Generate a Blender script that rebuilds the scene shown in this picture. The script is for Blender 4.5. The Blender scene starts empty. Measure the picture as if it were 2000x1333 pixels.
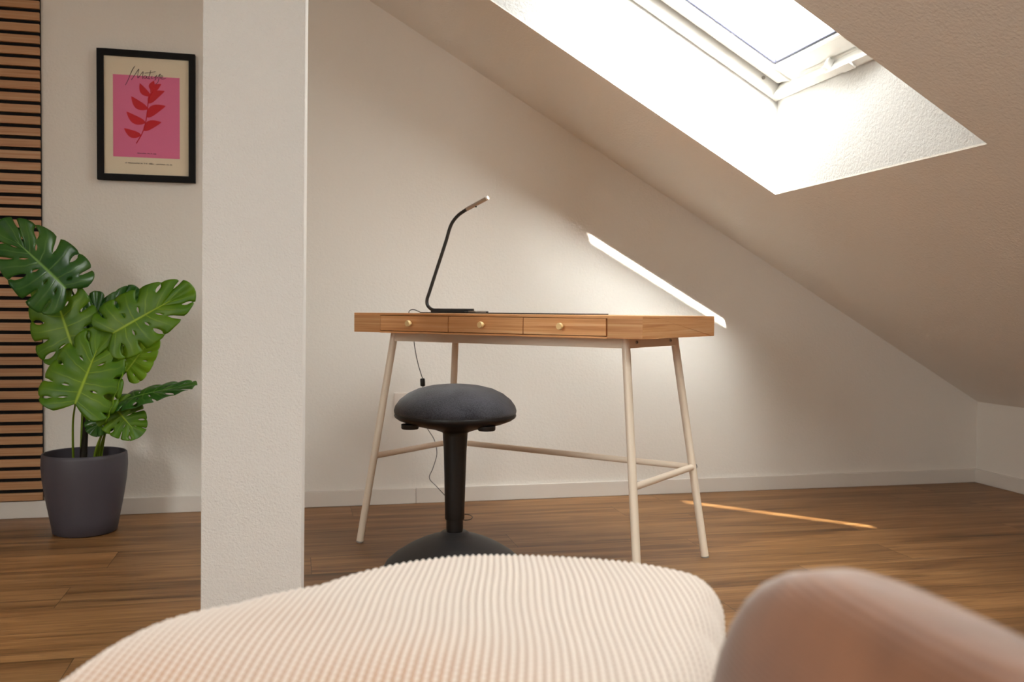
import bpy, bmesh, math, random
import numpy as np
from mathutils import Vector, Matrix

R = math.radians
sc = bpy.context.scene
col = sc.collection
random.seed(4)

# ------------------------------------------------------------------ camera
CAM_H = 0.7516
def camera_axes(yaw, pitch, roll):
    f = Vector((-math.sin(yaw) * math.cos(pitch), math.cos(yaw) * math.cos(pitch), math.sin(pitch)))
    r = Vector((math.cos(yaw), math.sin(yaw), 0))
    u = r.cross(f)
    return r * math.cos(roll) + u * math.sin(roll), -r * math.sin(roll) + u * math.cos(roll), f
cr, cu, cf = camera_axes(R(-13.122), R(-1.842), R(0.521))
cam_data = bpy.data.cameras.new('camera')
cam = bpy.data.objects.new('camera', cam_data)
col.objects.link(cam)
cam.matrix_world = Matrix(((cr.x, cu.x, -cf.x, 0), (cr.y, cu.y, -cf.y, 0), (cr.z, cu.z, -cf.z, CAM_H), (0, 0, 0, 1)))
cam_data.sensor_width = 36
cam_data.lens = 1821.8 * 36 / 2000
cam_data.clip_start = 0.02
cam_data.dof.use_dof = True
cam_data.dof.focus_distance = 2.3
cam_data.dof.aperture_fstop = 5.6
sc.camera = cam

# ------------------------------------------------------------------ light and exposure
sc.view_settings.view_transform = 'Standard'
sc.view_settings.look = 'None'
sc.view_settings.exposure = 1.65
sc.view_settings.gamma = 1
sc.view_settings.use_curve_mapping = False
sc.cycles.use_denoising = True
sc.cycles.max_bounces = 14
sc.cycles.diffuse_bounces = 10
sc.cycles.transparent_max_bounces = 16
sc.cycles.sample_clamp_indirect = 12

world = bpy.data.worlds.new('world')
sc.world = world
world.use_nodes = True
bg = world.node_tree.nodes['Background']
bg.inputs[0].default_value = (1.0, 0.985, 0.97, 1)
SUN_DIR = Vector((0.145, 0.678, -0.435)).normalized()
# hazy bright sky: even dome plus a wide aureole round the sun
SKY_BASE, SKY_WIDE, SKY_NEAR = 3.4, 10.0, 85.0
wt = world.node_tree
def wmath(op, a, b):
    nd = wt.nodes.new('ShaderNodeMath'); nd.operation = op
    for i, v in enumerate((a, b)):
        if isinstance(v, bpy.types.NodeSocket): wt.links.new(v, nd.inputs[i])
        else: nd.inputs[i].default_value = v
    return nd.outputs[0]
wg = wt.nodes.new('ShaderNodeTexCoord')
dt = wt.nodes.new('ShaderNodeVectorMath'); dt.operation = 'DOT_PRODUCT'
wt.links.new(wg.outputs['Generated'], dt.inputs[0]); dt.inputs[1].default_value = -SUN_DIR
dp = wmath('MAXIMUM', dt.outputs['Value'], 0.0)
wide = wmath('MULTIPLY', wmath('POWER', dp, 6.0), SKY_WIDE)
near = wmath('MULTIPLY', wmath('POWER', dp, 60.0), SKY_NEAR)
wt.links.new(wmath('ADD', wmath('ADD', wide, near), SKY_BASE), bg.inputs[1])
sun_data = bpy.data.lights.new('sun', 'SUN')
sun_data.energy = 14
sun_data.angle = R(0.53)
sun_data.color = (1.0, 0.93, 0.82)
sun = bpy.data.objects.new('sun', sun_data)
sun.rotation_euler = SUN_DIR.to_track_quat('-Z', 'Y').to_euler()
sun.location = (0, -4, 6)
col.objects.link(sun)

# ------------------------------------------------------------------ helpers
class M:
    """Collects shapes into one mesh."""
    def __init__(s):
        s.v, s.f, s.m, s.uv = [], [], [], {}
    def add(s, vs, fs, mat=0):
        o = len(s.v)
        s.v += [tuple(p) for p in vs]
        s.f += [tuple(i + o for i in f) for f in fs]
        s.m += [mat] * len(fs)
        return o
    def box(s, a, b, T=None, mat=0, mats=None):
        x0, y0, z0 = a; x1, y1, z1 = b
        vs = [Vector((x, y, z)) for z in (z0, z1) for y in (y0, y1) for x in (x0, x1)]
        if T: vs = [T(v) for v in vs]
        fs = [(0, 2, 3, 1), (4, 5, 7, 6), (0, 1, 5, 4), (2, 6, 7, 3), (0, 4, 6, 2), (1, 3, 7, 5)]
        s.add(vs, fs, mat)
        if mats: s.m[-6:] = mats
    def tube(s, pts, rad, n=16, cap=True, sy=1.0, mat=0):
        pts = [Vector(p) for p in pts]
        k = len(pts)
        rads = rad if isinstance(rad, (list, tuple)) else [rad] * k
        t0 = (pts[1] - pts[0]).normalized()
        ref = Vector((0, 0, 1)) if abs(t0.z) < .9 else Vector((1, 0, 0))
        nx = t0.cross(ref).normalized()
        vs = []
        for i in range(k):
            t = (pts[min(i + 1, k - 1)] - pts[max(i - 1, 0)]).normalized()
            nx = (nx - t * nx.dot(t)).normalized()
            ny = t.cross(nx)
            for j in range(n):
                an = 2 * math.pi * j / n
                vs.append(pts[i] + nx * math.cos(an) * rads[i] + ny * math.sin(an) * rads[i] * sy)
        fs = []
        for i in range(k - 1):
            for j in range(n):
                a, b = i * n + j, i * n + (j + 1) % n
                fs.append((a, b, b + n, a + n))
        if cap:
            fs.append(tuple(range(n))[::-1]); fs.append(tuple((k - 1) * n + j for j in range(n)))
        s.add(vs, fs, mat)
    def lathe(s, prof, c=(0, 0, 0), n=64, cap=True, mat=0):
        vs, fs = [], []
        for r, z in prof:
            for j in range(n):
                an = 2 * math.pi * j / n
                vs.append((c[0] + r * math.cos(an), c[1] + r * math.sin(an), c[2] + z))
        for i in range(len(prof) - 1):
            for j in range(n):
                a, b = i * n + j, i * n + (j + 1) % n
                fs.append((a, b, b + n, a + n))
        if cap:
            if prof[0][0] > 1e-6: fs.append(tuple(range(n))[::-1])
            if prof[-1][0] > 1e-6: fs.append(tuple((len(prof) - 1) * n + j for j in range(n)))
        s.add(vs, fs, mat)
    def build(s, name, mats, parent=None, smooth=None, bevel=0, loc=None):
        me = bpy.data.meshes.new(name)
        me.from_pydata(s.v, [], s.f)
        for m in (mats if isinstance(mats, (list, tuple)) else [mats]):
            me.materials.append(m)
        me.polygons.foreach_set('material_index', s.m)
        me.update()
        bm = bmesh.new(); bm.from_mesh(me)
        bmesh.ops.remove_doubles(bm, verts=bm.verts, dist=1e-6)
        bmesh.ops.recalc_face_normals(bm, faces=bm.faces)
        bm.to_mesh(me); bm.free()
        if smooth is not None:
            me.shade_smooth()
            me.set_sharp_from_angle(angle=R(smooth))
        o = bpy.data.objects.new(name, me)
        col.objects.link(o)
        if parent: o.parent = parent
        if loc: o.location = loc
        if bevel:
            b = o.modifiers.new('bevel', 'BEVEL'); b.width = bevel; b.segments = 2; b.limit_method = 'ANGLE'
            b.harden_normals = False
        return o

def tag(o, label, cat, group=None):
    o['label'] = label; o['category'] = cat
    if group: o['group'] = group
    return o
def thing(name, label, cat, loc=(0, 0, 0), rz=0, group=None):
    o = bpy.data.objects.new(name, None)
    o.empty_display_size = .1
    o.location = loc; o.rotation_euler = (0, 0, rz)
    col.objects.link(o)
    return tag(o, label, cat, group)
def struct(o):
    o['kind'] = 'structure'
    return o
def smooth_path(pts, n=8):
    """Catmull-Rom through the points."""
    P = [Vector(p) for p in pts]
    P = [P[0] * 2 - P[1]] + P + [P[-1] * 2 - P[-2]]
    out = []
    for i in range(1, len(P) - 2):
        for k in range(n):
            t = k / n
            a, b, c, d = P[i - 1], P[i], P[i + 1], P[i + 2]
            out.append(.5 * ((2 * b) + (c - a) * t + (2 * a - 5 * b + 4 * c - d) * t * t + (3 * b - a - 3 * c + d) * t ** 3))
    out.append(P[-2])
    return out

# ------------------------------------------------------------------ materials
def srgb(r, g, b):
    f = lambda c: (c / 255 / 12.92) if c / 255 <= .04045 else ((c / 255 + .055) / 1.055) ** 2.4
    return (f(r), f(g), f(b), 1)
class NT:
    def __init__(s, name):
        s.mat = bpy.data.materials.new(name); s.mat.use_nodes = True
        s.t = s.mat.node_tree; s.p = s.t.nodes['Principled BSDF']; s.out = s.t.nodes['Material Output']
    def n(s, typ, ins=None, **kw):
        nd = s.t.nodes.new(typ)
        for k, v in kw.items(): setattr(nd, k, v)
        for k, v in (ins or {}).items():
            if hasattr(v, 'is_linked') or isinstance(v, bpy.types.NodeSocket): s.t.links.new(v, nd.inputs[k])
            else: nd.inputs[k].default_value = v
        return nd
    def l(s, a, b): s.t.links.new(a, b)
    def math(s, op, a, b=0.0, c=None):
        ins = {0: a, 1: b}
        if c is not None: ins[2] = c
        return s.n('ShaderNodeMath', ins, operation=op).outputs[0]
    def mix(s, f, a, b):
        nd = s.n('ShaderNodeMix', data_type='RGBA')
        for i, v in ((0, f), (6, a), (7, b)):
            if isinstance(v, bpy.types.NodeSocket): s.l(v, nd.inputs[i])
            else: nd.inputs[i].default_value = v
        return nd.outputs[2]
    def ramp(s, f, stops):
        nd = s.n('ShaderNodeValToRGB', {0: f})
        e = nd.color_ramp.elements
        while len(e) < len(stops): e.new(.5)
        for i, (p, c) in enumerate(stops): e[i].position = p; e[i].color = c
        return nd.outputs[0]
    def bump(s, h, strength, dist=.01):
        b = s.n('ShaderNodeBump', {'Height': h, 'Strength': strength, 'Distance': dist})
        s.l(b.outputs[0], s.p.inputs['Normal'])
def plain(name, c, rough=.5, metal=0, bump=None, spec=.5, sheen=0):
    m = NT(name)
    m.p.inputs['Base Color'].default_value = c
    m.p.inputs['Roughness'].default_value = rough
    m.p.inputs['Metallic'].default_value = metal
    m.p.inputs['Specular IOR Level'].default_value = spec
    if sheen: m.p.inputs['Sheen Weight'].default_value = sheen
    tc = m.n('ShaderNodeTexCoord')
    nz = m.n('ShaderNodeTexNoise', {'Vector': tc.outputs['Object'], 'Scale': bump[0] if bump else 60.0, 'Detail': 3.0})
    m.bump(nz.outputs[0], bump[1] if bump else .03, bump[2] if bump else .001)
    return m.mat

def plaster(name, c, scale, strength, dist):
    m = NT(name)
    tc = m.n('ShaderNodeTexCoord')
    a = m.n('ShaderNodeTexNoise', {'Vector': tc.outputs['Object'], 'Scale': scale, 'Detail': 4.0, 'Roughness': .6})
    b = m.n('ShaderNodeTexVoronoi', {'Vector': tc.outputs['Object'], 'Scale': scale * .6}, feature='SMOOTH_F1')
    h = m.math('ADD', a.outputs[0], m.math('MULTIPLY', b.outputs[0], .6))
    m.p.inputs['Base Color'].default_value = c
    m.p.inputs['Roughness'].default_value = .9
    m.p.inputs['Specular IOR Level'].default_value = .15
    m.bump(h, strength, dist)
    return m.mat
WALLC = (.80, .765, .715, 1)
mat_wall = plaster('wall_plaster', WALLC, 150, .35, .003)
mat_ceil = plaster('ceiling_plaster', WALLC, 170, .6, .003)
mat_column = plaster('column_plaster', (.76, .735, .705, 1), 300, .8, .003)
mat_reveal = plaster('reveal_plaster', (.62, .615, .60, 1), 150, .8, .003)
mat_base = plain('baseboard_paint', (.74, .70, .65, 1), .45)
mat_cream = plain('cream_steel', srgb(232, 218, 200), .38)
mat_white = plain('white_window_paint', (.70, .69, .66, 1), .35)
mat_gasket = plain('dark_gasket', srgb(48, 50, 80), .5)
mat_grey = plain('grey_metal', srgb(150, 145, 138), .4, .3)
mat_black = plain('black_plastic', srgb(24, 22, 23), .42)
mat_black2 = plain('black_frame_paint', srgb(14, 12, 13), .6, spec=.2)
mat_stoolbase = plain('anthracite_rubber', srgb(46, 45, 47), .5)
mat_pot = plain('anthracite_planter_plastic', srgb(72, 68, 76), .5, 0, (180, .08, .001))
mat_soil = plain('planter_filling', srgb(26, 20, 16), .9, 0, (60, .9, .01))
mat_trunk = plain('dark_trunk', srgb(38, 30, 18), .8, 0, (80, .8, .005))
mat_stalk = plain('green_stalk', srgb(104, 128, 22), .45)
mat_stalk_dark = plain('dark_green_stalk', srgb(40, 60, 16), .45)
mat_alu = plain('brushed_aluminium', srgb(190, 182, 174), .3, .8)
mat_lamp = plain('lamp_tube_black', srgb(40, 40, 40), .35)
mat_tip = plain('white_lamp_tip', (.95, .95, .93, 1), .15)
mat_pad = plain('dark_desk_pad', srgb(42, 38, 38), .6)
mat_brass = plain('pale_wood_knob', srgb(240, 208, 150), .35)
mat_print = plain('cream_paper', srgb(244, 230, 204), .7)
mat_pink = plain('pink_print', srgb(240, 124, 168), .7)
mat_red = plain('red_print', srgb(216, 22, 42), .7)
mat_ink = plain('dark_ink', srgb(62, 38, 42), .7)
mat_socket = plain('socket_plastic', (.80, .74, .68, 1), .3)

def glass(name, tint, gloss=.08):
    m = NT(name)
    tr = m.n('ShaderNodeBsdfTransparent', {0: tint})
    gl = m.n('ShaderNodeBsdfGlossy', {'Roughness': .02})
    fr = m.n('ShaderNodeLayerWeight', {'Blend': .25})
    mx = m.n('ShaderNodeMixShader', {0: m.math('MULTIPLY', fr.outputs['Fresnel'], gloss * 4), 1: tr.outputs[0], 2: gl.outputs[0]})
    m.l(mx.outputs[0], m.out.inputs[0])
    return m.mat
mat_glass = glass('window_glass', (.93, .95, .94, 1))
mat_picglass = glass('picture_glass', (.97, .97, .97, 1), .06)

def floor_mat():
    m = NT('oak_vinyl_planks')
    tc = m.n('ShaderNodeTexCoord')
    sp = m.n('ShaderNodeSeparateXYZ', {0: tc.outputs['Object']})
    x, y = sp.outputs[0], sp.outputs[1]
    PW, PL = .182, 1.22
    yy = m.math('DIVIDE', m.math('ADD', y, .05), PW)
    row = m.math('FLOOR', yy)
    off = m.n('ShaderNodeTexWhiteNoise', {'W': row}, noise_dimensions='1D').outputs[0]
    xx = m.math('ADD', m.math('DIVIDE', x, PL), off)
    cl = m.math('FLOOR', xx)
    idv = m.n('ShaderNodeCombineXYZ', {0: cl, 1: row})
    wn = m.n('ShaderNodeTexWhiteNoise', {0: idv.outputs[0]}, noise_dimensions='2D')
    sh = m.n('ShaderNodeCombineXYZ', {0: m.math('MULTIPLY', wn.outputs[0], 37.0), 1: m.math('MULTIPLY', wn.outputs[0], 91.0), 2: m.math('MULTIPLY', row, 3.1)})
    base = m.n('ShaderNodeVectorMath', {0: tc.outputs['Object'], 1: sh.outputs[0]}, operation='ADD').outputs[0]
    def grain(sx, sy, detail=5.0, rough=.6, dist=0.0):
        mp = m.n('ShaderNodeMapping', {'Vector': base, 'Scale': (sx, sy, 1)})
        return m.n('ShaderNodeTexNoise', {'Vector': mp.outputs[0], 'Scale': 1.0, 'Detail': detail, 'Roughness': rough, 'Distortion': dist}).outputs[0]
    g1 = grain(1.1, 13, 6.0, .62, 1.2)
    g2 = grain(5, 120, 3.0, .6)
    g3 = grain(1.6, 26, 4.0, .65, .8)
    c = m.ramp(g1, [(.28, srgb(100, 68, 36)), (.46, srgb(152, 108, 64)), (.6, srgb(176, 130, 82)), (.78, srgb(198, 152, 104))])
    knots = m.ramp(g3, [(.30, (1, 1, 1, 1)), (.42, (0, 0, 0, 1))])
    c = m.mix(m.math('MULTIPLY', knots, .7), c, srgb(74, 44, 26))
    c = m.mix(m.math('MULTIPLY', m.ramp(g2, [(.35, (1, 1, 1, 1)), (.6, (0, 0, 0, 1))]), .35), c, srgb(98, 60, 34))
    tone = m.math('ADD', .68, m.math('MULTIPLY', wn.outputs[0], .26))
    tv = m.n('ShaderNodeVectorMath', {0: c}, operation='SCALE'); m.l(tone, tv.inputs['Scale'])
    def edge(v, w):
        fr = m.math('FRACT', v)
        return m.math('LESS_THAN', m.math('MINIMUM', fr, m.math('SUBTRACT', 1.0, fr)), w)
    seam = m.math('MAXIMUM', edge(yy, .0055), edge(xx, .0009))
    c2 = m.mix(m.math('MULTIPLY', seam, .65), tv.outputs[0], srgb(52, 32, 20))
    m.l(c2, m.p.inputs['Base Color'])
    m.p.inputs['Roughness'].default_value = .42
    m.p.inputs['Specular IOR Level'].default_value = .4
    m.bump(m.math('SUBTRACT', m.math('MULTIPLY', g2, .3), seam), .25, .002)
    return m.mat
mat_floor = floor_mat()

def bamboo(name, axis, dark=0.0):
    m = NT(name)
    tc = m.n('ShaderNodeTexCoord')
    s = {0: (2.2, 60, 130), 1: (60, 2.2, 130)}[axis]
    mp = m.n('ShaderNodeMapping', {'Vector': tc.outputs['Object'], 'Scale': s})
    g = m.n('ShaderNodeTexNoise', {'Vector': mp.outputs[0], 'Scale': 1.0, 'Detail': 4.0, 'Roughness': .65, 'Distortion': .4}).outputs[0]
    s2 = {0: (9, 200, 420), 1: (200, 9, 420)}[axis]
    mp2 = m.n('ShaderNodeMapping', {'Vector': tc.outputs['Object'], 'Scale': s2})
    g2 = m.n('ShaderNodeTexNoise', {'Vector': mp2.outputs[0], 'Scale': 1.0, 'Detail': 2.0}).outputs[0]
    k = 1 - dark
    q = lambda r, g_, b: srgb(r * k, g_ * k, b * k)
    c = m.ramp(g, [(.3, q(204, 138, 84)), (.5, q(232, 172, 116)), (.7, q(244, 198, 146))])
    c = m.mix(m.math('MULTIPLY', g2, .25), c, q(192, 126, 76))
    m.l(c, m.p.inputs['Base Color'])
    m.p.inputs['Roughness'].default_value = .45
    m.bump(g2, .06, .001)
    return m.mat
mat_bam_s = bamboo('bamboo_long_grain', 0)
mat_bam_end = bamboo('bamboo_end_block', 0, .1)
mat_bam_t = bamboo('bamboo_side_grain', 1, .06)
mat_slat = bamboo('oak_veneer_slat', 0, .2)
mat_felt = plain('black_felt', srgb(14, 12, 14), .95, 0, (300, .5, .002))

def fabric(name, c1, c2, scale, rough=.95, sheen=.3, stretch=(1, 1, 1), strength=.5):
    m = NT(name)
    tc = m.n('ShaderNodeTexCoord')
    mp = m.n('ShaderNodeMapping', {'Vector': tc.outputs['Object'], 'Scale': stretch})
    n1 = m.n('ShaderNodeTexNoise', {'Vector': mp.outputs[0], 'Scale': scale, 'Detail': 3.0})
    n2 = m.n('ShaderNodeTexNoise', {'Vector': tc.outputs['Object'], 'Scale': scale * .03, 'Detail': 3.0})
    f = m.math('ADD', m.math('MULTIPLY', n1.outputs[0], .6), m.math('MULTIPLY', n2.outputs[0], .4))
    m.l(m.ramp(f, [(.35, c1), (.65, c2)]), m.p.inputs['Base Color'])
    m.p.inputs['Roughness'].default_value = rough
    m.p.inputs['Specular IOR Level'].default_value = .2
    m.p.inputs['Sheen Weight'].default_value = sheen
    m.bump(n1.outputs[0], strength, .002)
    return m.mat
mat_seat = fabric('charcoal_seat_fabric', srgb(38, 38, 44), srgb(78, 78, 86), 420, stretch=(1, 1, 1))

def sofa_mat():
    m = NT('brown_corduroy')
    tc = m.n('ShaderNodeTexCoord')
    n2 = m.n('ShaderNodeTexNoise', {'Vector': tc.outputs['Object'], 'Scale': 9.0, 'Detail': 3.0})
    w = m.n('ShaderNodeTexWave', {'Vector': tc.outputs['Object'], 'Scale': 85.0, 'Distortion': .6, 'Detail': 1.0}, wave_type='BANDS', bands_direction='Z')
    f = m.math('ADD', m.math('MULTIPLY', n2.outputs[0], .92), m.math('MULTIPLY', w.outputs[1], .08))
    m.l(m.ramp(f, [(.3, srgb(92, 54, 32)), (.7, srgb(140, 90, 58))]), m.p.inputs['Base Color'])
    m.p.inputs['Roughness'].default_value = .9
    m.p.inputs['Sheen Weight'].default_value = .55
    m.p.inputs['Sheen Roughness'].default_value = .5
    m.bump(w.outputs[1], .15, .002)
    return m.mat
mat_sofa = sofa_mat()

def leaf_mat(name, deep, pale, rough):
    m = NT(name)
    uv = m.n('ShaderNodeUVMap')
    sp = m.n('ShaderNodeSeparateXYZ', {0: uv.outputs[0]})
    # uv.x: across a lobe (0..1), uv.y: from the midrib outwards (0..1)
    d = m.math('ABSOLUTE', m.math('SUBTRACT', sp.outputs[0], .5))
    vein = m.ramp(d, [(.0, (1, 1, 1, 1)), (.07, (0, 0, 0, 1))])
    mid = m.ramp(sp.outputs[1], [(.0, (1, 1, 1, 1)), (.02, (.8, .8, .8, 1)), (.05, (0, 0, 0, 1))])
    fade = m.math('SUBTRACT', 1.0, m.math('MULTIPLY', sp.outputs[1], .9))
    vm = m.math('MAXIMUM', m.math('MULTIPLY', m.math('MULTIPLY', vein, fade), .55), mid)
    tc = m.n('ShaderNodeTexCoord')
    nz = m.n('ShaderNodeTexNoise', {'Vector': tc.outputs['Object'], 'Scale': 14.0, 'Detail': 2.0})
    c = m.mix(m.ramp(nz.outputs[0], [(.35, (0, 0, 0, 1)), (.7, (1, 1, 1, 1))]), deep, tuple(.75 * deep[i] + .25 * pale[i] for i in range(3)) + (1,))
    c = m.mix(vm, c, pale)
    m.l(c, m.p.inputs['Base Color'])
    m.p.inputs['Roughness'].default_value = rough
    m.bump(m.math('MULTIPLY', vm, -1.0), .3, .002)
    tl = m.n('ShaderNodeBsdfTranslucent', {0: m.mix(.35, c, srgb(150, 190, 30))})
    mx = m.n('ShaderNodeMixShader', {0: .28, 1: m.p.outputs[0], 2: tl.outputs[0]})
    m.l(mx.outputs[0], m.out.inputs[0])
    return m.mat
mat_leaf_dark = leaf_mat('leaf_dark_glossy', srgb(36, 88, 28), srgb(130, 176, 80), .24)
mat_leaf = leaf_mat('leaf_mid_green', srgb(74, 124, 8), srgb(170, 200, 44), .42)
mat_leaf_pale = leaf_mat('leaf_pale_green', srgb(124, 172, 16), srgb(190, 216, 70), .42)

# ------------------------------------------------------------------ room
YW = 3.606          # back wall
XK = 2.997          # knee wall on the right
KZ = 0.362          # height where the slope starts
SL = R(29.825)
TA = math.tan(SL)
CA, SA = math.cos(SL), math.sin(SL)
ZF = 2.5            # flat ceiling
XF = XK - (ZF - KZ) / TA
XL, YN = -2.1, -2.0
zc = lambda x: KZ + (XK - x) * TA
T_ = .15

m = M(); m.box((XL - T_, YN - T_, -.2), (XK + T_, YW + T_, 0))
struct(m.build('floor', mat_floor))

m = M()
prof = [(XL, 0), (XK, 0), (XK, KZ), (XF, ZF), (XL, ZF)]
def wallpoly(m, y0, y1):
    n = len(prof)
    m.add([(x, y0, z) for x, z in prof] + [(x, y1, z) for x, z in prof],
          [tuple(range(n)), tuple(range(n, 2 * n))[::-1]] + [(i, (i + 1) % n, n + (i + 1) % n, n + i) for i in range(n)])
wallpoly(m, YW, YW + T_)
struct(m.build('wall_back', mat_wall))
m = M(); m.box((XK, YN, 0), (XK + T_, YW + T_, KZ + .1)); struct(m.build('wall_right', mat_wall))

m = M(); wallpoly(m, YN - T_, YN); struct(m.build('wall_front', mat_wall))
LY0, LY1, LZ0, LZ1 = -1.4, .15, .8, 2.1
m = M()
m.box((XL - T_, YN - T_, 0), (XL, LY0, ZF)); m.box((XL - T_, LY1, 0), (XL, YW + T_, ZF))
m.box((XL - T_, LY0, 0), (XL, LY1, LZ0)); m.box((XL - T_, LY0, LZ1), (XL, LY1, ZF))
struct(m.build('wall_left', mat_wall))

# ceiling: flat part plus the slope with two skylight wells
WELL_X0, WELL_X1 = .22, 1.607
PITCH = 1.81
WELLS = [(1.92 - k * PITCH, 2.928 - k * PITCH) for k in range(2)]
m = M()
m.box((XL - T_, YN - T_, ZF), (XF, YW + T_, ZF + .12))
def slope_box(x0, x1, y0, y1, th=.005):
    vs = []
    for y in (y0, y1):
        for x, dz in ((x0, 0), (x1, 0), (x1, th), (x0, th)):
            vs.append((x, y, zc(x) + dz))
    m.add(vs, [(0, 1, 2, 3), (7, 6, 5, 4), (0, 4, 5, 1), (1, 5, 6, 2), (2, 6, 7, 3), (3, 7, 4, 0)])
EPS = -.001
slope_box(WELL_X1 + EPS, XK + T_, YN - T_, YW + T_)
slope_box(XF - .02, WELL_X0 - EPS, YN - T_, YW + T_)
ys = [YN - T_] + [v for w in WELLS[::-1] for v in w] + [YW + T_]
for i in range(0, len(ys), 2):
    slope_box(WELL_X0 - EPS, WELL_X1 + EPS, ys[i] + (EPS if i else 0), ys[i + 1] - (EPS if i < len(ys) - 2 else 0))
struct(m.build('ceiling', mat_ceil))

# wells: side cheeks, vertical bottom, level top, and the roof window in each
WV = 1.0
def win_T(yl):
    return lambda p: Vector((1.6 - CA * p.y + SA * p.z, yl - p.x, 1.475 + SA * p.y + CA * p.z))
def skylight(yr, yl, idx):
    T = win_T(yl)
    FW = .94
    top = T(Vector((0, WV, 0)))
    bot = T(Vector((0, 0, 0)))
    yR = yl - FW
    q = .05
    m = M()
    cz = zc(WELL_X1); tz = zc(WELL_X0)
    # left cheek
    ch = [(WELL_X0, cz * 0 + tz), (WELL_X1, cz), (WELL_X1, bot.z + .06), (top.x - .0, top.z + .06)]
    ch = [(WELL_X0, tz + .002), (WELL_X1, cz + .002), (WELL_X1, 1.56), (top.x, top.z + .07), (WELL_X0, top.z + .07)]
    for y0, y1, y0b, y1b in ((yl, yl + q, yl, yl + q), (yr, yr - q, yR, yR - q)):
        a = [(x, y0 if i < 2 else y0b, z) for i, (x, z) in enumerate(ch)]
        b = [(x, y1 if i < 2 else y1b, z) for i, (x, z) in enumerate(ch)]
        n = 5
        m.add(a + b, [(0, 1, 2), (0, 2, 3), (0, 3, 4), (7, 6, 5), (8, 7, 5), (9, 8, 5)] + [(i, (i + 1) % n, n + (i + 1) % n, n + i) for i in range(n)])
    # bottom
    m.add([(WELL_X1, yr - q, cz + .002), (WELL_X1, yl + q, cz + .002), (WELL_X1, yl + q, 1.56), (WELL_X1, yR - q, 1.56),
           (WELL_X1 + q, yr - q, cz + .002), (WELL_X1 + q, yl + q, cz + .002), (WELL_X1 + q, yl + q, 1.56), (WELL_X1 + q, yR - q, 1.56)],
          [(0, 1, 2, 3), (7, 6, 5, 4), (0, 4, 5, 1), (1, 5, 6, 2), (2, 6, 7, 3), (3, 7, 4, 0)])
    # top
    m.box((WELL_X0 - .1, yr - q, top.z + .0), (top.x + .01, yl + q, top.z + .05))
    m.box((WELL_X0 - .1, yr - q, tz + .002), (WELL_X0, yl + q, top.z + .05))
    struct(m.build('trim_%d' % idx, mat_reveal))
    w = bpy.data.objects.new('window_%d' % idx, None)
    w.location = T(Vector((FW / 2, WV / 2, 0))); col.objects.link(w); struct(w)
    off = -Vector(w.location)
    TT = lambda p: T(p) + off
    def ring(u0, u1, v0, v1, bu, w0, w1, bb=None, bt=None):
        bb = bb or bu; bt = bt or bu
        m = M()
        for A in (((u0, v0, w0), (u0 + bu, v1, w1)), ((u1 - bu, v0, w0), (u1, v1, w1)),
                  ((u0 + bu, v0, w0), (u1 - bu, v0 + bb, w1)), ((u0 + bu, v1 - bt, w0), (u1 - bu, v1, w1))):
            m.box(A[0], A[1], TT)
        return m
    fr = ring(0.0, FW, 0, WV, .03, .0, .10)
    # stepped outer ledge of the frame
    for A in (((0.03, .0, .082), (.045, WV, .10)), ((FW - .045, 0, .082), (FW - .03, WV, .10)), ((.03, .03, .082), (FW - .03, .045, .10)), ((.03, WV - .045, .082), (FW - .03, WV - .03, .10))):
        fr.box(A[0], A[1], TT)
    fr.build('frame', mat_white, w, bevel=.003)
    ring(.029, FW - .029, .029, WV - .029, .009, .050, .060).build('seal', mat_gasket, w)
    ring(.036, FW - .036, .036, WV - .036, .076, .036, .078, .068, .052).build('sash', mat_white, w, bevel=.008)
    m = M(); m.box((.10, .09, .062), (FW - .10, WV - .075, .068), TT); m.build('pane', mat_glass, w)
    m = ring(.112, FW - .112, .104, WV - .088, .007, .050, .0615)
    m.build('gasket', mat_gasket, w)
    # ventilation handle on the lower sash rail
    h = M()
    h.box((.36, .012, -.012), (.58, .034, -.002), TT)
    h.box((.36, .03, -.004), (.375, .05, .032), TT); h.box((.565, .03, -.004), (.58, .05, .032), TT)
    h.box((.44, .012, -.02), (.50, .04, -.012), TT)
    h.build('handle', mat_white, w, bevel=.002)
    s = M(); s.lathe([(0, 0), (.006, 0), (.006, .004), (0, .004)], n=12)
    s.v = [tuple(TT(Vector((.004 + .026 + z, .09 + x, .03 + y)))) for x, y, z in s.v]
    s.build('screw', mat_grey, w, smooth=30)
for i, (yr, yl) in enumerate(WELLS):
    skylight(yr, yl, i + 1)

# unseen left-wall window added for fill daylight, behind the camera's left shoulder
w = bpy.data.objects.new('window_3', None); w.location = (XL - .08, (LY0 + LY1) / 2, (LZ0 + LZ1) / 2); col.objects.link(w); struct(w)
hy, hz, t = (LY1 - LY0) / 2, (LZ1 - LZ0) / 2, .06
m = M()
for A, B in (((-.03, -hy, -hz), (.03, -hy + t, hz)), ((-.03, hy - t, -hz), (.03, hy, hz)), ((-.03, -hy + t, -hz), (.03, hy - t, -hz + t)),
             ((-.03, -hy + t, hz - t), (.03, hy - t, hz)), ((-.03, -t / 2, -hz + t), (.03, t / 2, hz - t))):
    m.box(A, B)
m.build('frame', mat_white, w)
m = M(); m.box((-.004, -hy + .05, -hz + .05), (.004, hy - .05, hz - .05)); m.build('pane', mat_glass, w)

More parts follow.
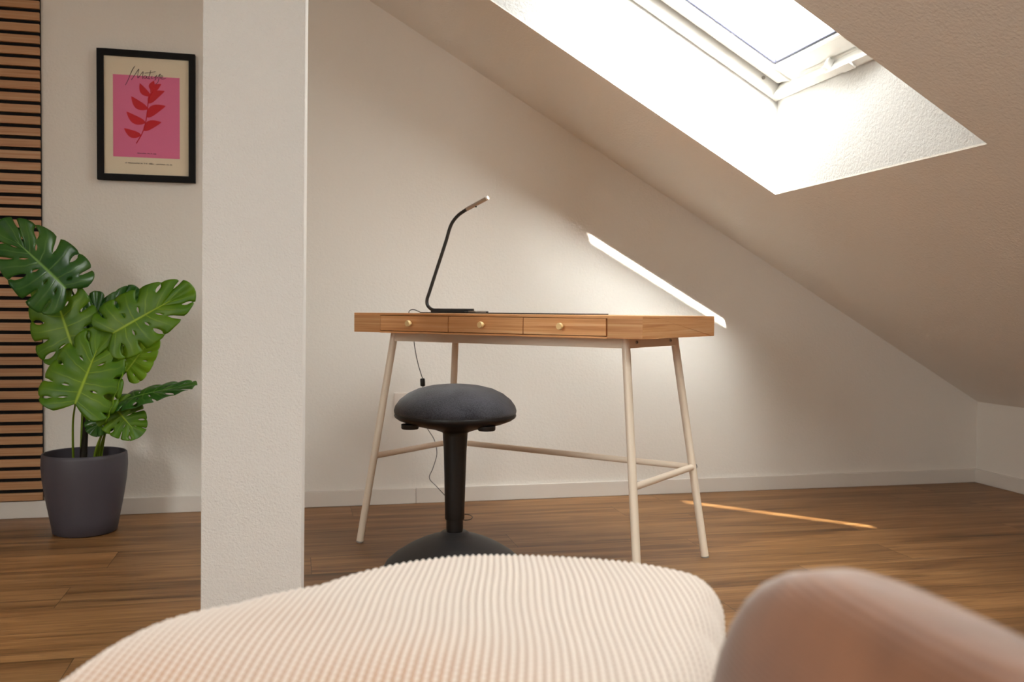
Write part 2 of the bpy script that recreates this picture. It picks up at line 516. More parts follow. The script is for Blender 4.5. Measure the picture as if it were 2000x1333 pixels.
# light portals at the openings help the renderer find the daylight
def portal(c, nrm, sx, sy, up):
    L = bpy.data.lights.new('daylight_portal', 'AREA'); L.shape = 'RECTANGLE'; L.size = sx; L.size_y = sy
    L.cycles.is_portal = True
    o = bpy.data.objects.new('daylight_portal', L); col.objects.link(o)
    z = -Vector(nrm).normalized(); y = Vector(up).normalized(); x = y.cross(z)
    o.matrix_world = Matrix(((x.x, y.x, z.x, c[0]), (x.y, y.y, z.y, c[1]), (x.z, y.z, z.z, c[2]), (0, 0, 0, 1)))
for yr, yl in WELLS:
    portal(win_T(yl)(Vector((.47, WV / 2, .12))), (-SA, 0, -CA), .94, WV, (-CA, 0, SA))

portal((XL - .16, (LY0 + LY1) / 2, (LZ0 + LZ1) / 2), (1, 0, 0), LY1 - LY0, LZ1 - LZ0, (0, 0, 1))

# baseboards
BH, BT = .060, .014
def base(name, a, b):
    m = M(); m.box(a, b); struct(m.build(name, mat_base, bevel=.002))
base('baseboard_back', (XL, YW - BT, 0), (.46, YW, BH))
base('baseboard_back', (.4612, YW - BT, 0), (XK, YW, BH))
base('baseboard_right', (XK - BT, YN, 0), (XK, YW - BT, BH))
base('baseboard_left', (XL, YN, 0), (XL + BT, YW - BT, BH))

# column
CY = 2.0
m = M()
def colT(p):
    k = math.radians(-2.2)
    x = p.x * math.cos(k) - p.y * math.sin(k); y = p.x * math.sin(k) + p.y * math.cos(k)
    return Vector((x + .0055 * p.z, y, p.z))
m.box((-.1015, 0, 0), (.1015, .2, ZF + .02), colT)
o = struct(m.build('column', mat_column, loc=(-.088, CY, 0), bevel=.0025))

# ------------------------------------------------------------------ desk
DA = R(-46.376)
desk = thing('desk', 'bamboo writing desk with three small drawers on splayed cream steel legs', 'desk', (.7175, 2.8282, 0), DA)
HW, HD, ZT, ZB = .505, .254, .742, .681
Mb = M()
ALL = [0, 0, 0, 0, 2, 2]
Mb.box((-HW, -HD, ZT - .0065), (HW, HD, ZT), mats=[0, 0, 0, 0, 2, 2])
Mb.box((-HW, -HD, ZB), (-.3955, -HD + .10, ZT - .0065), mats=[0, 0, 1, 0, 2, 2])
Mb.box((.4015, -HD, ZB), (HW, -HD + .10, ZT - .0065), mats=[0, 0, 1, 0, 2, 2])
Mb.box((-HW, -HD + .10, ZB), (-HW + .015, HD - .015, ZT - .0065), mats=[0, 0, 1, 0, 2, 2])
Mb.box((HW - .015, -HD + .10, ZB), (HW, HD - .015, ZT - .0065), mats=[0, 0, 1, 0, 2, 2])
Mb.box((-HW, HD - .015, ZB), (HW, HD, ZT - .0065), mats=ALL)
Mb.box((-.3955, -HD, ZB), (.4015, HD - .015, ZB + .0045), mats=ALL)
Mb.box((-HW + .015, -HD + .10, ZB), (HW - .015, HD - .015, ZB + .004), mats=ALL)
Mb.build('desktop', [mat_bam_s, mat_bam_end, mat_bam_t], desk, bevel=.0008)
for x0, x1, kx in ((-.3935, -.1300, -.270), (-.1275, .1345, .0), (.1370, .3975, .264)):
    m = M()
    m.box((x0, -HD - .0005, ZB + .0062), (x1, -HD + .014, ZT - .0085))
    m.box((x0 + .004, -HD + .014, ZB + .008), (x0 + .012, HD - .05, ZT - .016)); m.box((x1 - .012, -HD + .014, ZB + .008), (x1 - .004, HD - .05, ZT - .016))
    m.box((x0 + .012, -HD + .014, ZB + .008), (x1 - .012, HD - .05, ZB + .013))
    d = m.build('drawer', mat_bam_s, desk, bevel=.0006)
    k = M(); k.lathe([(0, .0), (.004, .0), (.0045, .007), (.0085, .010), (.0095, .013), (.0095, .019), (.0085, .0215), (0, .022)], n=24)
    k.v = [(x + kx, -HD - z, y + .711) for x, y, z in k.v]
    k.build('knob', mat_brass, d, smooth=40)
# apron frame
S1, T1, S2, T2 = .413, .165, .494, .236
m = M()
az0, az1 = .652, ZB
m.box((-S1, -T1 - .008, az0), (S1, -T1 + .008, az1)); m.box((-S1, T1 - .008, az0), (S1, T1 + .008, az1))
m.box((-S1 - .008, -T1 + .008, az0), (-S1 + .008, T1 - .008, az1)); m.box((S1 - .008, -T1 + .008, az0), (S1 + .008, T1 - .008, az1))
m.build('apron', mat_cream, desk, bevel=.001)
leg = lambda s, t, z: Vector((s * (S2 + (S1 - S2) * z / .672), t * (T2 + (T1 - T2) * z / .672), z))
for s, t in ((-1, -1), (1, -1), (1, 1), (-1, 1)):
    m = M(); m.tube([leg(s, t, .004), leg(s, t, ZB)], .0118, n=24)
    L = m.build('leg', mat_cream, desk, smooth=40)
    m = M(); m.tube([leg(s, t, 0), leg(s, t, .005)], .0122, n=24); m.build('foot_cap', mat_grey, L, smooth=40)
ZR = .280
for A, B in (((-1, -1), (-1, 1)), ((-1, 1), (1, 1)), ((1, 1), (1, -1))):
    p, q = leg(*A, ZR), leg(*B, ZR)
    if A == (1, 1): p = p + (p - q).normalized() * .004
    m = M(); m.tube([p, q], .0098, n=20)
    Rl = m.build('rail', mat_cream, desk, smooth=40)
    if A == (1, 1):
        e = (p - q).normalized()
        m = M(); m.tube([p + e * .0001, p + e * .012], .0098, n=20); m.build('rail_cap', mat_grey, Rl, smooth=40)
for tt in (-.115, .115):
    m = M(); m.tube([(S1 + .008, tt, .668), (S1 + .011, tt, .668)], .005, n=16); m.tube([(S1 + .010, tt, .668), (S1 + .0125, tt, .668)], .0025, n=6, mat=1)
    m.build('bolt', [mat_grey, mat_black], desk, smooth=30)

def desk_obj(o):
    o.location = desk.location; o.rotation_euler = desk.rotation_euler
m = M(); m.box((-.425, -.02, ZT), (.17, .20, ZT + .0035))
pad = m.build('desk_pad', mat_pad, bevel=.0005); desk_obj(pad)
tag(pad, 'thin dark desk pad lying flat on the bamboo desktop', 'desk pad')

# lamp (plane t = .0..) in desk coordinates
lamp = thing('desk_lamp', 'slim black tube desk lamp with silver head on the desk', 'lamp')
desk_obj(lamp)
zl = ZT + .004
m = M()
pts = [(-.262, .06, zl + .0065), (-.34, .05, zl + .0065), (-.395, .05, zl + .0065), (-.428, .05, zl + .008), (-.448, .05, zl + .022), (-.451, .05, zl + .042), (-.4415, .05, .812), (-.415, .05, .878),
       (-.388, .05, .944), (-.368, .05, .994), (-.357, .05, 1.025), (-.343, .05, 1.050), (-.318, .05, 1.072), (-.285, .05, 1.089)]
m.tube(smooth_path(pts, 6), .0058, n=16)
m.build('stem', mat_lamp, lamp, smooth=50)
m = M()
m.box((-.405, .01, ZT + .0036), (-.262, .15, ZT + .008))
m.build('base_plate', mat_lamp, lamp, bevel=.002)
m = M(); m.box((-.262, .03, ZT + .0036), (-.232, .09, ZT + .009)); m.build('base_tab', mat_alu, lamp, bevel=.001)
h0, h1 = Vector((-.285, .05, 1.089)), Vector((-.205, .05, 1.120))
ed = (h1 - h0).normalized()
m = M(); m.tube([h0, h1], .0068, n=16)
hd = m.build('lamp_head', mat_alu, lamp, smooth=40)
m = M(); m.tube([h1, h1 + ed * .006], .0068, n=16); m.build('lamp_tip', mat_tip, hd, smooth=40)
m = M(); m.tube([h0 + ed * .04 + Vector((0, 0, -.006)), h0 + ed * .04 + Vector((0, 0, -.010))], .003, n=10); m.build('switch', mat_black, hd, smooth=40)
# cord, running down behind the desk to the floor
inv = Matrix.Translation(Vector(desk.location)) @ Matrix.Rotation(DA, 4, 'Z'); inv = inv.inverted()
cw = [(.425, 3.24, .745), (.404, 3.23, .753), (.392, 3.26, .750), (.398, 3.33, .735), (.412, 3.34, .69), (.420, 3.34, .62), (.432, 3.34, .56), (.449, 3.34, .505)]
cw2 = [(.450, 3.34, .478), (.455, 3.36, .42), (.47, 3.45, .335), (.49, 3.46, .30), (.512, 3.46, .262), (.522, 3.47, .21), (.509, 3.48, .155), (.496, 3.48, .118), (.52, 3.45, .09), (.556, 3.40, .05),
       (.575, 3.36, .012), (.60, 3.36, .004), (.622, 3.34, .004), (.628, 3.30, .004), (.610, 3.26, .004), (.585, 3.27, .004), (.595, 3.40, .004), (.612, 3.55, .02), (.612, 3.58, .12), (.612, 3.58, .30), (.60, 3.58, .36), (.56, 3.578, .385), (.49, 3.58, .387)]
m = M(); m.tube(smooth_path([inv @ Vector(p) for p in cw], 6), .0016, n=8); m.tube(smooth_path([inv @ Vector(p) for p in cw2], 6), .0014, n=8)
cord = m.build('cord', mat_black, lamp, smooth=50)
m = M(); m.tube([inv @ Vector((.4485, 3.34, .506)), inv @ Vector((.449, 3.34, .502)), inv @ Vector((.450, 3.34, .480)), inv @ Vector((.450, 3.34, .477))], [.007, .009, .009, .006], n=12)
m.build('inline_switch', mat_black, cord, smooth=50)

# wall socket
sock = thing('wall_socket', 'cream double wall socket on the back wall behind the stool seat', 'socket', (.449, YW, .386))
m = M()
m.box((-.075, -.009, -.045), (.075, 0, .045)); m.build('cover_plate', mat_socket, sock, bevel=.002)
for x in (-.036, .036):
    m = M(); m.lathe([(.0, 0), (.020, 0), (.021, .002), (.0285, .002), (.0285, 0)], n=28, cap=False)
    m.v = [(a + x, -.0091 - c, b) for a, b, c in m.v]
    m.build('socket_insert', mat_socket, sock, smooth=30)

# ------------------------------------------------------------------ stool
stool = thing('wobble_stool', 'black backless wobble stool with domed fabric seat in front of the desk', 'stool', (.437, 2.562, 0))
m = M()
m.lathe([(0, 0), (.185, 0), (.196, .006), (.200, .018), (.199, .032), (.190, .048), (.165, .070), (.130, .092), (.095, .109), (.065, .120), (.042, .127), (.036, .133), (0, .133)], n=96)
m.build('foot_dome', mat_stoolbase, stool, smooth=60)
m = M(); m.lathe([(.0, .130), (.022, .130), (.0235, .142), (.0235, .172), (0, .172)], n=40); m.build('post', mat_black, stool, smooth=40)
m = M(); m.lathe([(0, .168), (.0265, .168), (.0275, .171), (.0275, .200), (.0320, .360), (.0345, .400), (.0350, .410), (.042, .418), (0, .42)], n=48)
m.build('sleeve', mat_black, stool, smooth=40)
m = M(); m.lathe([(0, .412), (.036, .412), (.06, .421), (.10, .430), (.135, .439), (.158, .448), (.168, .455), (.170, .460), (.168, .465), (0, .465)], n=96)
shell = m.build('seat_shell', mat_black, stool, smooth=45)
m = M(); m.lathe([(0, .462), (.163, .462), (.1695, .467), (.1705, .474), (.167, .486), (.155, .503), (.133, .520), (.105, .533), (.07, .5415), (.035, .5455), (0, .5465)], n=96)
m.build('seat_cushion', mat_seat, stool, smooth=60)
for px, py, rr in ((-.132, -.045, .024), (.066, -.112, .024)):
    m = M(); m.lathe([(0, .429), (rr * .9, .429), (rr, .432), (rr, .442), (0, .442)], c=(px, py, 0), n=24); m.build('lever', mat_black, shell, smooth=40)

# ------------------------------------------------------------------ framed poster
PX, PZ, PWd, PHt = -.5195, 1.4395, .333, .464
pic = thing('framed_poster', 'black framed poster with a red sprig on a pink field hanging on the wall', 'picture', (PX, YW, PZ))
m = M(); d = .022; b = .0225
for A, B in (((-PWd / 2, -d, -PHt / 2), (-PWd / 2 + b, 0, PHt / 2)), ((PWd / 2 - b, -d, -PHt / 2), (PWd / 2, 0, PHt / 2)),
             ((-PWd / 2 + b, -d, PHt / 2 - b), (PWd / 2 - b, 0, PHt / 2)), ((-PWd / 2 + b, -d, -PHt / 2), (PWd / 2 - b, 0, -PHt / 2 + b))):
    m.box(A, B)
m.build('frame', mat_black2, pic, bevel=.0008)
m = M(); m.box((-PWd / 2 + b - .002, -.011, -PHt / 2 + b - .002), (PWd / 2 - b + .002, -.004, PHt / 2 - b + .002))
paper = m.build('paper', mat_print, pic)
m = M(); m.box((-.114, -.0114, -.147), (.112, -.0111, .145)); m.build('pink_field', mat_pink, paper)
m = M(); m.box((-PWd / 2 + b, -.0152, -PHt / 2 + b), (PWd / 2 - b, -.0142, PHt / 2 - b)); m.build('glass', mat_picglass, pic)
# generic red sprig in place of the artwork: one curved stem with pointed oval leaves
red = M()
def blade(m, a, ang, L, w, y=-.0119):
    n = 14; ca, sa = math.cos(ang), math.sin(ang)
    up, dn = [], []
    for i in range(n + 1):
        k = i / n; r_ = w * math.sin(math.pi * min(1, k ** .8)) ** .8 if 0 < k < 1 else .0004
        bend = .12 * L * math.sin(math.pi * k)
        for lst, sg_ in ((up, 1), (dn, -1)):
            q, t = k * L, bend + sg_ * r_
            lst.append((a[0] + q * ca - t * sa, y, a[1] + q * sa + t * ca))
    m.add(up + dn, [(i, i + 1, n + 2 + i, n + 1 + i) for i in range(n)])
stem = smooth_path([(-.036, 0, -.098), (-.012, 0, -.050), (.000, 0, .005), (.006, 0, .060), (.020, 0, .092)], 8)
red.tube([Vector((p.x, -.0119, p.z)) for p in stem], .0016, n=5)
for k, ang, L, w in ((5, 158, .055, .010), (8, 28, .062, .011), (12, 150, .066, .011), (15, 34, .070, .012), (19, 142, .062, .011), (22, 40, .066, .011), (27, 128, .050, .009), (29, 48, .046, .009), (32, 84, .034, .008)):
    p = stem[min(k, len(stem) - 1)]
    blade(red, (p.x, p.z), R(ang), L * 1.12, w * 1.35, -.0119 - k * .000004)
red.build('red_shape', mat_red, paper)
# handwriting across the top of the pink field and two caption lines
def strokes(name, lines, rad, y=-.0123, mat=None):
    m = M()
    for ln in lines:
        m.tube([Vector((p.x, y, p.z)) for p in smooth_path([(a, 0, b_) for a, b_ in ln], 5)], rad, n=5)
    return m.build(name, mat or mat_ink, paper)
sg = [  # M a t i s s e
    [(-.072, .108), (-.062, .130), (-.048, .165), (-.040, .178)],
    [(-.052, .128), (-.038, .150), (-.027, .168), (-.030, .150), (-.030, .136), (-.020, .150), (-.012, .160), (-.014, .145), (-.014, .134)],
    [(-.002, .146), (-.008, .145), (-.010, .138), (-.004, .137), (.000, .145), (.000, .138), (.004, .137)],
    [(.014, .166), (.010, .150), (.006, .136), (.012, .137)], [(-.006, .155), (.012, .158), (.030, .163)],
    [(.018, .147), (.016, .138), (.021, .138)], [(.021, .153), (.022, .154)],
    [(.024, .138), (.034, .150), (.031, .142), (.030, .134), (.026, .132)],
    [(.034, .138), (.046, .156), (.042, .142), (.038, .126), (.030, .118)],
    [(.046, .141), (.054, .145), (.052, .150), (.048, .146), (.048, .139), (.056, .138), (.066, .142)]]
strokes('lettering', sg, .0008)
def tiny(x0, x1, z, h):
    random.seed(int(abs(z) * 1000)); out = []; x = x0
    while x < x1:
        w = random.uniform(.003, .0045)
        if random.random() < .8:
            hh = h * random.uniform(.5, 1)
            out.append([(x, z), (x + .0002, z + hh)]); out.append([(x + w * .5, z), (x + w * .5, z + hh * .7)]); out.append([(x, z + hh * .6), (x + w * .5, z + hh * .6)])
        x += w
    return out
strokes('caption', tiny(-.032, .030, -.134, .0045), .0004)
strokes('caption', tiny(-.078, .000, -.170, .005) + tiny(.008, .086, -.171, .0055), .0004)

# ------------------------------------------------------------------ slatted acoustic panel
pan = thing('slat_wall_panel', 'oak slatted wall panel with black gaps behind the potted monstera at the left edge', 'wall panel', (-1.172, YW, 0))
W2 = .30
m = M(); m.box((-W2, -.009, .062), (W2 + .001, 0, 2.46)); m.build('backing', mat_felt, pan)
m = M(); z = .064; 
while z + .027 < 2.46:
    m.box((-W2, -.021, z), (W2, -.009, z + .0272)); z += .0402
m.build('slats', mat_slat, pan, bevel=.0006)

# ------------------------------------------------------------------ potted monstera
mon = thing('potted_monstera', 'artificial monstera with glossy split leaves in a round dark grey planter', 'plant', (-.682, 3.345, 0))
PO = Vector((-.682, 3.345, 0))
m = M()
m.lathe([(0, 0), (.092, 0), (.100, .005), (.108, .05), (.121, .12), (.130, .18), (.1335, .225), (.1325, .255), (.131, .266), (.128, .268), (.1255, .266), (.1265, .22), (.120, .15), (.118, .14)], n=80, cap=False)
m.build('planter', mat_pot, mon, smooth=50)
m = M(); m.lathe([(0, .19), (.05, .192), (.10, .188), (.1235, .185)], n=40, cap=False); m.build('filling', mat_soil, mon, smooth=60)
m = M(); m.tube(smooth_path([(-.006, 0, .18), (-.004, 0, .27), (.0, .005, .36), (.012, .01, .46), (.03, .015, .58), (.05, .02, .66)], 5), [.012] * 10 + [.010] * 10 + [.006] * 6, n=12)
m.build('trunk', mat_trunk, mon, smooth=60)

def make_leaf(base, tip, nrm, width, mat, droop=.12, fold=.15, seed=0, stalk=None, stalk_mat=None, cut=.55, nl=5, wl=1.0, wr=1.0, sidecurl=.25):
    """base/tip in world x,y,z; nrm roughly the facing; width = full width."""
    rnd = random.Random(seed)
    base, tip = Vector(base) - PO, Vector(tip) - PO
    ax = tip - base; L = ax.length; ax.normalize()
    nr = Vector(nrm); nr = (nr - ax * nr.dot(ax)).normalized()
    sd = ax.cross(nr)
    # leaf frame: x along the midrib, y sideways, z normal. lobes between boundary points on the midrib
    verts, faces, uvs = [], [], []
    NV, NW = 14, 6
    for side, ww in ((1, wl), (-1, wr)):
        # root positions on midrib and direction angles of lobe boundaries (deg from +x)
        nb = nl + 2
        roots = [0.00 + .80 * (i / (nb - 1)) ** .95 for i in range(nb)]
        angs = [168 - (168 - 14) * (i / (nb - 1)) ** .72 for i in range(nb)]
        lens = []
        for i in range(nb):
            k = i / (nb - 1)
            prof = .20 + .36 * math.sin(math.pi * min(1, .2 + .62 * (1 - k) * 1.0)) if 0 else None
            lens.append(None)
        W = width / 2 * ww
        def outline(k):  # target half-leaf outline as closed curve: k 0 base sinus -> 1 tip
            a = math.pi * k
            x = L * (.5 - .5 * math.cos(a)) * 1.16 - L * .16 * (1 - k) ** 1.2 * math.cos(a * .5)
            y = W * (math.sin(math.pi * k ** .62) ** .75) * (1.0)
            return x, y
        def P(i_f, v, gapshift=0.0):
            # i_f: float boundary coordinate 0..nb-1
            k = i_f / (nb - 1)
            rx = L * (.02 + .84 * k ** 1.15)
            ox, oy = outline(.03 + .97 * k)
            # curve the vein: start more sideways then sweep to the tip
            cx = rx * .55 + ox * .45 - L * .05 * (1 - k); cy = oy * .55
            x = (1 - v) ** 2 * rx + 2 * v * (1 - v) * cx + v * v * ox
            y = 2 * v * (1 - v) * cy + v * v * oy
            return x, y
        gaps = []
        oddside = 1 if (side > 0) == (seed % 2 == 0) else 0
        for i in range(nb):
            a = rnd.uniform(cut - .08, cut + .12)
            h = rnd.random() < .6
            gaps.append((a, h, rnd.uniform(.065, .115)))
        for i in range(nb - 1):
            i0, i1 = i, i + 1
            off = len(verts)
            for vi in range(NV + 1):
                v = vi / NV
                def g(j):
                    if j == 0 or j == nb - 1: return 0.0
                    a, h, w = gaps[j]
                    if v > a:
                        if j % 2 == oddside: return w * 1.5 * math.sqrt(max(0, 1 - ((v - (a + .93) / 2) / ((.93 - a) / 2)) ** 2))
                        return w * min(1, (v - a) / .12) * (.8 + .5 * (v - a))
                    if h and abs(v - a * .52) < .085: return .07 * math.sqrt(1 - ((v - a * .52) / .085) ** 2)
                    return 0.0
                g0, g1 = g(i0), g(i1)
                for wi in range(NW + 1):
                    w = wi / NW
                    f = i0 + g0 + (1 - g0 - g1) * w
                    vv = v
                    # round the lobe ends
                    if i < nb - 2:
                        vv = v * (1 - .05 * abs(2 * w - 1) ** 5)
                    x, y = P(f, vv)
                    e = abs(y) / max(W, 1e-4)
                    z = fold * abs(y) - sidecurl * y * y / max(W, 1e-4) - droop * L * (x / L) ** 2 - .006 * math.sin(w * math.pi) * -1 * v
                    verts.append(base + ax * x + sd * (y * side) + nr * (z + droop * L * 0))
                    uvs.append((w, v))
            for vi in range(NV):
                for wi in range(NW):
                    a = off + vi * (NW + 1) + wi
                    q = (a, a + 1, a + NW + 2, a + NW + 1)
                    faces.append(q if side > 0 else q[::-1])
    me = bpy.data.meshes.new('leaf')
    me.from_pydata([tuple(v) for v in verts], [], faces)
    ul = me.uv_layers.new(name='UVMap')
    for p in me.polygons:
        for li in p.loop_indices: ul.data[li].uv = uvs[me.loops[li].vertex_index]
    bm = bmesh.new(); bm.from_mesh(me)
    bmesh.ops.remove_doubles(bm, verts=bm.verts, dist=3e-4)
    bm.to_mesh(me); bm.free()
    me.materials.append(mat); me.shade_smooth()
    o = bpy.data.objects.new('leaf', me); col.objects.link(o); o.parent = mon
    sm = o.modifiers.new('solid', 'SOLIDIFY'); sm.thickness = .0012
    if stalk:
        pts = [Vector(p) - PO for p in stalk] + [base + ax * .004 - nr * .002]
        m = M(); pp = smooth_path(pts, 6)
        m.tube(pp, [.0042 - .0014 * i / (len(pp) - 1) for i in range(len(pp))], n=10)
        m.build('leaf_stalk', stalk_mat or mat_stalk, mon, smooth=60)
    return o
top = lambda x, z, y=3.34: (x, y, z)
# upper left dark leaf
make_leaf((-.716, 3.26, .808), (-.872, 3.20, .988), (.25, -1, .45), .245, mat_leaf_dark, seed=1, droop=.10, stalk=[(-.668, 3.36, .55), (-.69, 3.36, .70), (-.712, 3.32, .80)], stalk_mat=mat_stalk_dark)
# upper right leaf
make_leaf((-.580, 3.25, .665), (-.362, 3.24, .800), (.05, -1, .30), .205, mat_leaf, seed=2, droop=.05, stalk=[(-.655, 3.36, .52), (-.63, 3.33, .60)])
# middle left leaf
make_leaf((-.700, 3.27, .615), (-.775, 3.30, .835), (-.15, -1, .25), .225, mat_leaf, seed=3, droop=.05, stalk=[(-.690, 3.34, .19), (-.692, 3.34, .30), (-.688, 3.33, .45)])
# lower centre leaf
make_leaf((-.680, 3.19, .440), (-.612, 3.25, .652), (0, -1, .30), .245, mat_leaf, seed=5, droop=.04, stalk=[(-.709, 3.31, .19), (-.709, 3.30, .28), (-.700, 3.26, .38)], cut=.66)
# pale leaf behind the upper right one
make_leaf((-.550, 3.33, .535), (-.470, 3.34, .650), (.1, -1, -.1), .12, mat_leaf_pale, seed=6, droop=.02, cut=.9, stalk=[(-.655, 3.36, .42), (-.60, 3.36, .49)])
# pale centre leaf
make_leaf((-.630, 3.28, .600), (-.570, 3.30, .660), (.1, -1, .2), .10, mat_leaf_pale, seed=7, droop=.02, cut=.9, stalk=[(-.665, 3.35, .50), (-.65, 3.32, .56)])
# dark leaves behind
make_leaf((-.66, 3.40, .66), (-.545, 3.42, .80), (.2, -1, .1), .13, mat_leaf_dark, seed=8, droop=.05, cut=.9, stalk=[(-.655, 3.37, .55), (-.66, 3.39, .62)], stalk_mat=mat_stalk_dark)
make_leaf((-.655, 3.36, .60), (-.650, 3.40, .78), (.6, -1, .1), .12, mat_leaf_dark, seed=9, droop=.05, cut=.9, stalk=[(-.66, 3.37, .52), (-.66, 3.37, .57)], stalk_mat=mat_stalk_dark)
# narrow folded leaf
make_leaf((-.586, 3.22, .400), (-.548, 3.25, .550), (-.9, -.55, .2), .085, mat_leaf_pale, seed=10, droop=.06, fold=.5, cut=.95, stalk=[(-.645, 3.30, .19), (-.640, 3.29, .27), (-.612, 3.26, .34)])
# right reaching leaf seen from the side
make_leaf((-.545, 3.25, .448), (-.352, 3.22, .512), (-.25, -.35, 1), .15, mat_leaf_dark, seed=11, droop=.10, fold=.1, cut=.62, stalk=[(-.643, 3.31, .19), (-.632, 3.30, .29), (-.600, 3.28, .37)])
# low leaves
make_leaf((-.570, 3.24, .425), (-.500, 3.22, .345), (.1, -1, .5), .15, mat_leaf, seed=12, droop=.05, cut=.6, stalk=[(-.640, 3.32, .19), (-.622, 3.30, .30)])
make_leaf((-.585, 3.27, .420), (-.640, 3.25, .350), (-.2, -1, .4), .12, mat_leaf_dark, seed=13, droop=.05, cut=.8, stalk=[(-.638, 3.33, .19), (-.615, 3.31, .32)])

# ------------------------------------------------------------------ sofa arm, ottoman and blanket in the foreground
def superbox(m, c, hx, hy, hz, e, rz=0, n=48, nv=24, bend=0):
    vs, fs = [], []
    sg = lambda a, p: math.copysign(abs(a) ** p, a)
    p = 2 / e
    for i in range(nv + 1):
        ph = -math.pi / 2 + math.pi * i / nv
        for j in range(n):
            th = 2 * math.pi * j / n
            x = hx * sg(math.cos(ph), p) * sg(math.cos(th), p); y = hy * sg(math.cos(ph), p) * sg(math.sin(th), p); z = hz * sg(math.sin(ph), p)
            vs.append((c[0] + x * math.cos(rz) - y * math.sin(rz), c[1] + x * math.sin(rz) + y * math.cos(rz), c[2] + z))
    for i in range(nv):
        for j in range(n):
            a, b = i * n + j, i * n + (j + 1) % n
            fs.append((a, b, b + n, a + n))
    m.add(vs, fs)
sofa = thing('sofa', 'brown corduroy sofa with rounded armrest at the lower right corner', 'sofa', (-.3, -.1, 0))
m = M(); superbox(m, (.592, .475, .307), .055, .205, .307, 3.4, R(-1)); m.build('armrest', mat_sofa, sofa, smooth=80)
m = M(); superbox(m, (0, .10, .20), .53, .38, .19, 6, R(-2)); m.build('seat', mat_sofa, sofa, smooth=80)
m = M(); superbox(m, (0, -.45, .42), .62, .14, .40, 6, R(-2)); m.build('backrest', mat_sofa, sofa, smooth=80)
m = M(); superbox(m, (.600, -.10, .304), .053, .40, .300, 6, R(-1)); m.build('arm_panel', mat_sofa, sofa, smooth=80)

OC = Vector((.12, .86, 0))
outl = [(-.19, .80), (-.085, .942), (.014, 1.022), (.164, 1.096), (.26, 1.106), (.35, 1.075), (.42, 1.03), (.462, .975), (.456, .93), (.428, .88), (.388, .80), (.345, .71), (.29, .645), (.1, .63), (-.06, .63), (-.17, .66), (-.21, .73)]
_an = np.array([math.atan2(y - OC.y, x - OC.x) for x, y in outl]); _ra = np.array([math.hypot(y - OC.y, x - OC.x) for x, y in outl])
_o = np.argsort(_an); _an, _ra = _an[_o], _ra[_o]
_th = np.linspace(-math.pi, math.pi, 721)
_rr = np.interp(_th, np.concatenate([_an - 2 * math.pi, _an, _an + 2 * math.pi]), np.tile(_ra, 3))
_k = np.exp(-.5 * (np.arange(-20, 21) / 3.0) ** 2); _k /= _k.sum()
_rs = np.convolve(np.concatenate([_rr[-41:-1], _rr, _rr[1:41]]), _k, 'same')[40:-40]
def rad(th): return np.interp(th, _th, _rs)
ZTOP, RC = .456, .04
ott = thing('ottoman', 'brown upholstered ottoman underneath the cream knitted blanket', 'ottoman', (OC.x, OC.y, 0))
m = M(); vs = []; N = 72
prof_o = [(0.0, .05), (.90, .05), (.93, .07), (.93, .38), (.90, .42), (.82, .438), (.5, .442), (0.0, .443)]
for rr_, z in prof_o:
    for j in range(N):
        th = -math.pi + 2 * math.pi * j / N; r_ = float(rad(th)) * rr_
        vs.append((r_ * math.cos(th), r_ * math.sin(th), z))
fs = [(i * N + j, i * N + (j + 1) % N, (i + 1) * N + (j + 1) % N, (i + 1) * N + j) for i in range(len(prof_o) - 1) for j in range(N)]
m.add(vs, fs); body = m.build('body', mat_sofa, ott, smooth=60)
for sx, sy in ((-.17, -.12), (.2, -.12), (.2, .15), (-.1, .1)):
    m = M(); m.lathe([(0, 0), (.014, 0), (.02, .055), (0, .055)], c=(sx, sy, 0), n=16); m.build('leg', mat_black, ott, smooth=40)

# knitted blanket: unrolled sheet coordinates (U across the ribs, V along them)
YAW = R(-13.1)
PER = .0072
du, dv = PER / 4, .0022
Us = np.arange(-.66, .66, du); Vs = np.arange(-.60, .62, dv)
U, V = np.meshgrid(Us, Vs, indexing='ij')
s = np.hypot(U, V); th = np.arctan2(V, U) + YAW
thw = (th + math.pi) % (2 * math.pi) - math.pi
Rt = rad(thw)
# soft folds: slow bumps in height on top
def lump(x0, y0, a, w): return a * np.exp(-(((U - x0) ** 2 + (V - y0) ** 2) / (2 * w * w)))
flat = Rt - RC
arc = RC * math.pi / 2
rr_ = np.where(s < flat, s, np.where(s < flat + arc, flat + RC * np.sin(np.clip((s - flat) / RC, 0, math.pi / 2)), Rt + .012 * np.sin(th * 9) * np.clip((s - flat - arc) / .15, 0, 1)))
zz = np.where(s < flat, ZTOP, np.where(s < flat + arc, ZTOP - RC * (1 - np.cos(np.clip((s - flat) / RC, 0, math.pi / 2))), ZTOP - RC - (s - flat - arc)))
dome = .012 * (1 - np.clip(s / Rt, 0, 1) ** 2)
zz = zz + dome + lump(-.2, -.05, .010, .07) + lump(.02, -.12, .008, .06) + lump(.0, .2, .004, .05)
zz = np.maximum(zz, .02 + .004 * np.sin(th * 14))
X = rr_ * np.cos(th); Y = rr_ * np.sin(th)
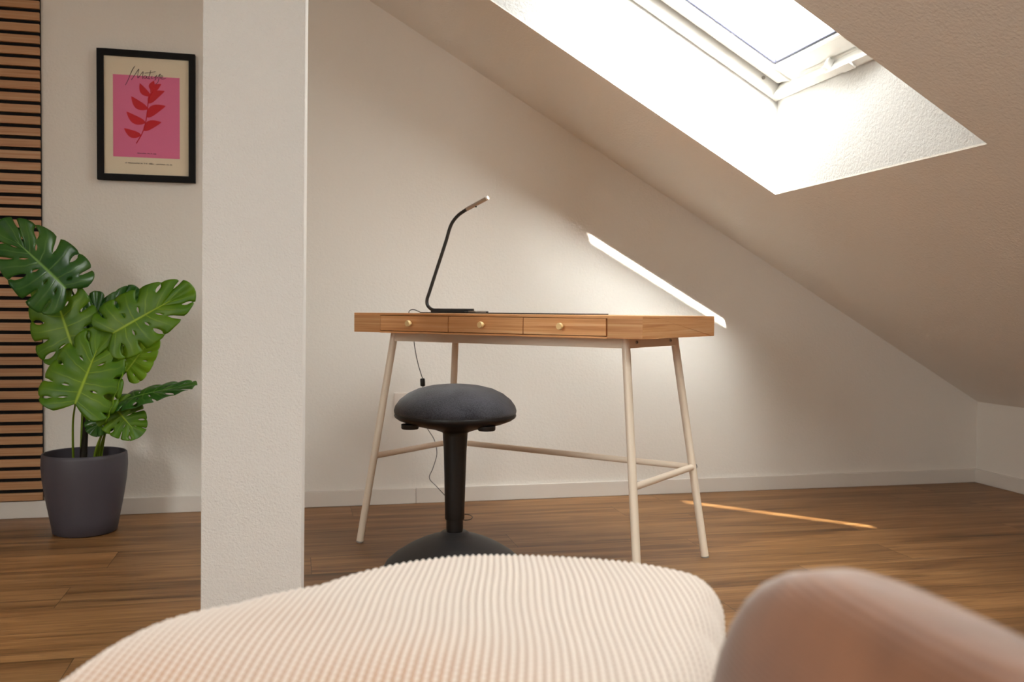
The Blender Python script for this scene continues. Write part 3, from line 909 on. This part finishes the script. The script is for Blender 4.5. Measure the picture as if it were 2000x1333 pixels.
# normals from the grid
P3 = np.stack([X, Y, zz], -1)
gu = np.gradient(P3, axis=0); gv = np.gradient(P3, axis=1)
Nn = np.cross(gu, gv); Nn /= np.linalg.norm(Nn, axis=-1, keepdims=True) + 1e-9
wob = .0012 * np.sin(V * 26 + U * 9) + .0016 * np.sin(V * 11 - U * 6)
Uw = U + wob
rib = .5 + .5 * np.cos(2 * math.pi * Uw / PER)
row = np.floor(Uw / PER + .5)
st = .5 + .5 * np.cos(2 * math.pi * (V / .0092 + .5 * (row % 2)))
hgt = .0013 * rib ** .8 + .0017 * st * rib
P3 = P3 + Nn * hgt[..., None]
nu, nv_ = U.shape
idx = np.arange(nu * nv_).reshape(nu, nv_)
keep = (s < Rt + RC * (math.pi / 2 - 1) + .37)
kf = keep[:-1, :-1] & keep[1:, :-1] & keep[1:, 1:] & keep[:-1, 1:]
F = np.stack([idx[:-1, :-1], idx[1:, :-1], idx[1:, 1:], idx[:-1, 1:]], -1)[kf]
used = np.unique(F); remap = -np.ones(nu * nv_, int); remap[used] = np.arange(len(used))
F = remap[F]
me = bpy.data.meshes.new('knitted_blanket')
me.vertices.add(len(used)); me.vertices.foreach_set('co', P3.reshape(-1, 3)[used].astype(np.float32).ravel())
me.loops.add(F.size); me.loops.foreach_set('vertex_index', F.astype(np.int32).ravel())
me.polygons.add(len(F)); me.polygons.foreach_set('loop_start', np.arange(0, F.size, 4, dtype=np.int32))
at = me.attributes.new('knit', 'FLOAT', 'POINT'); at.data.foreach_set('value', (rib * (.35 + .65 * st)).reshape(-1)[used].astype(np.float32))
loose = np.clip(lump(-.22, -.17, 1.0, .06) + lump(-.02, -.22, 1.1, .09) + .8 * lump(-.02, .27, 1.0, .022) + .35 * lump(-.13, -.02, 1.0, .05), 0, 1)
at = me.attributes.new('loose', 'FLOAT', 'POINT'); at.data.foreach_set('value', loose.reshape(-1)[used].astype(np.float32))
me.update(); me.validate(); me.shade_smooth()
mk = NT('cream_knit')
kn = mk.n('ShaderNodeAttribute', attribute_name='knit').outputs['Fac']
lo = mk.n('ShaderNodeAttribute', attribute_name='loose').outputs['Fac']
tc = mk.n('ShaderNodeTexCoord')
nz = mk.n('ShaderNodeTexNoise', {'Vector': tc.outputs['Object'], 'Scale': 900.0, 'Detail': 2.0})
valley_shade = mk.ramp(kn, [(.0, (1, 1, 1, 1)), (.35, (0, 0, 0, 1))])  # shade between the ribs, painted into the knit colour
c = mk.mix(mk.math('MULTIPLY', valley_shade, .75), srgb(228, 216, 206), srgb(172, 150, 138))
c = mk.mix(mk.math('MULTIPLY', mk.math('MULTIPLY', mk.ramp(kn, [(.1, (1, 1, 1, 1)), (.6, (0, 0, 0, 1))]), lo), .75), c, srgb(190, 136, 92))
mk.l(c, mk.p.inputs['Base Color']); mk.p.inputs['Roughness'].default_value = .95; mk.p.inputs['Specular IOR Level'].default_value = .1
mk.p.inputs['Sheen Weight'].default_value = .25
mk.bump(nz.outputs[0], .4, .001)
me.materials.append(mk.mat)
bl = bpy.data.objects.new('knitted_blanket', me); bl.location = OC; col.objects.link(bl)
tag(bl, 'cream chunky knitted blanket with fine ribs draped over the ottoman in the foreground', 'blanket')
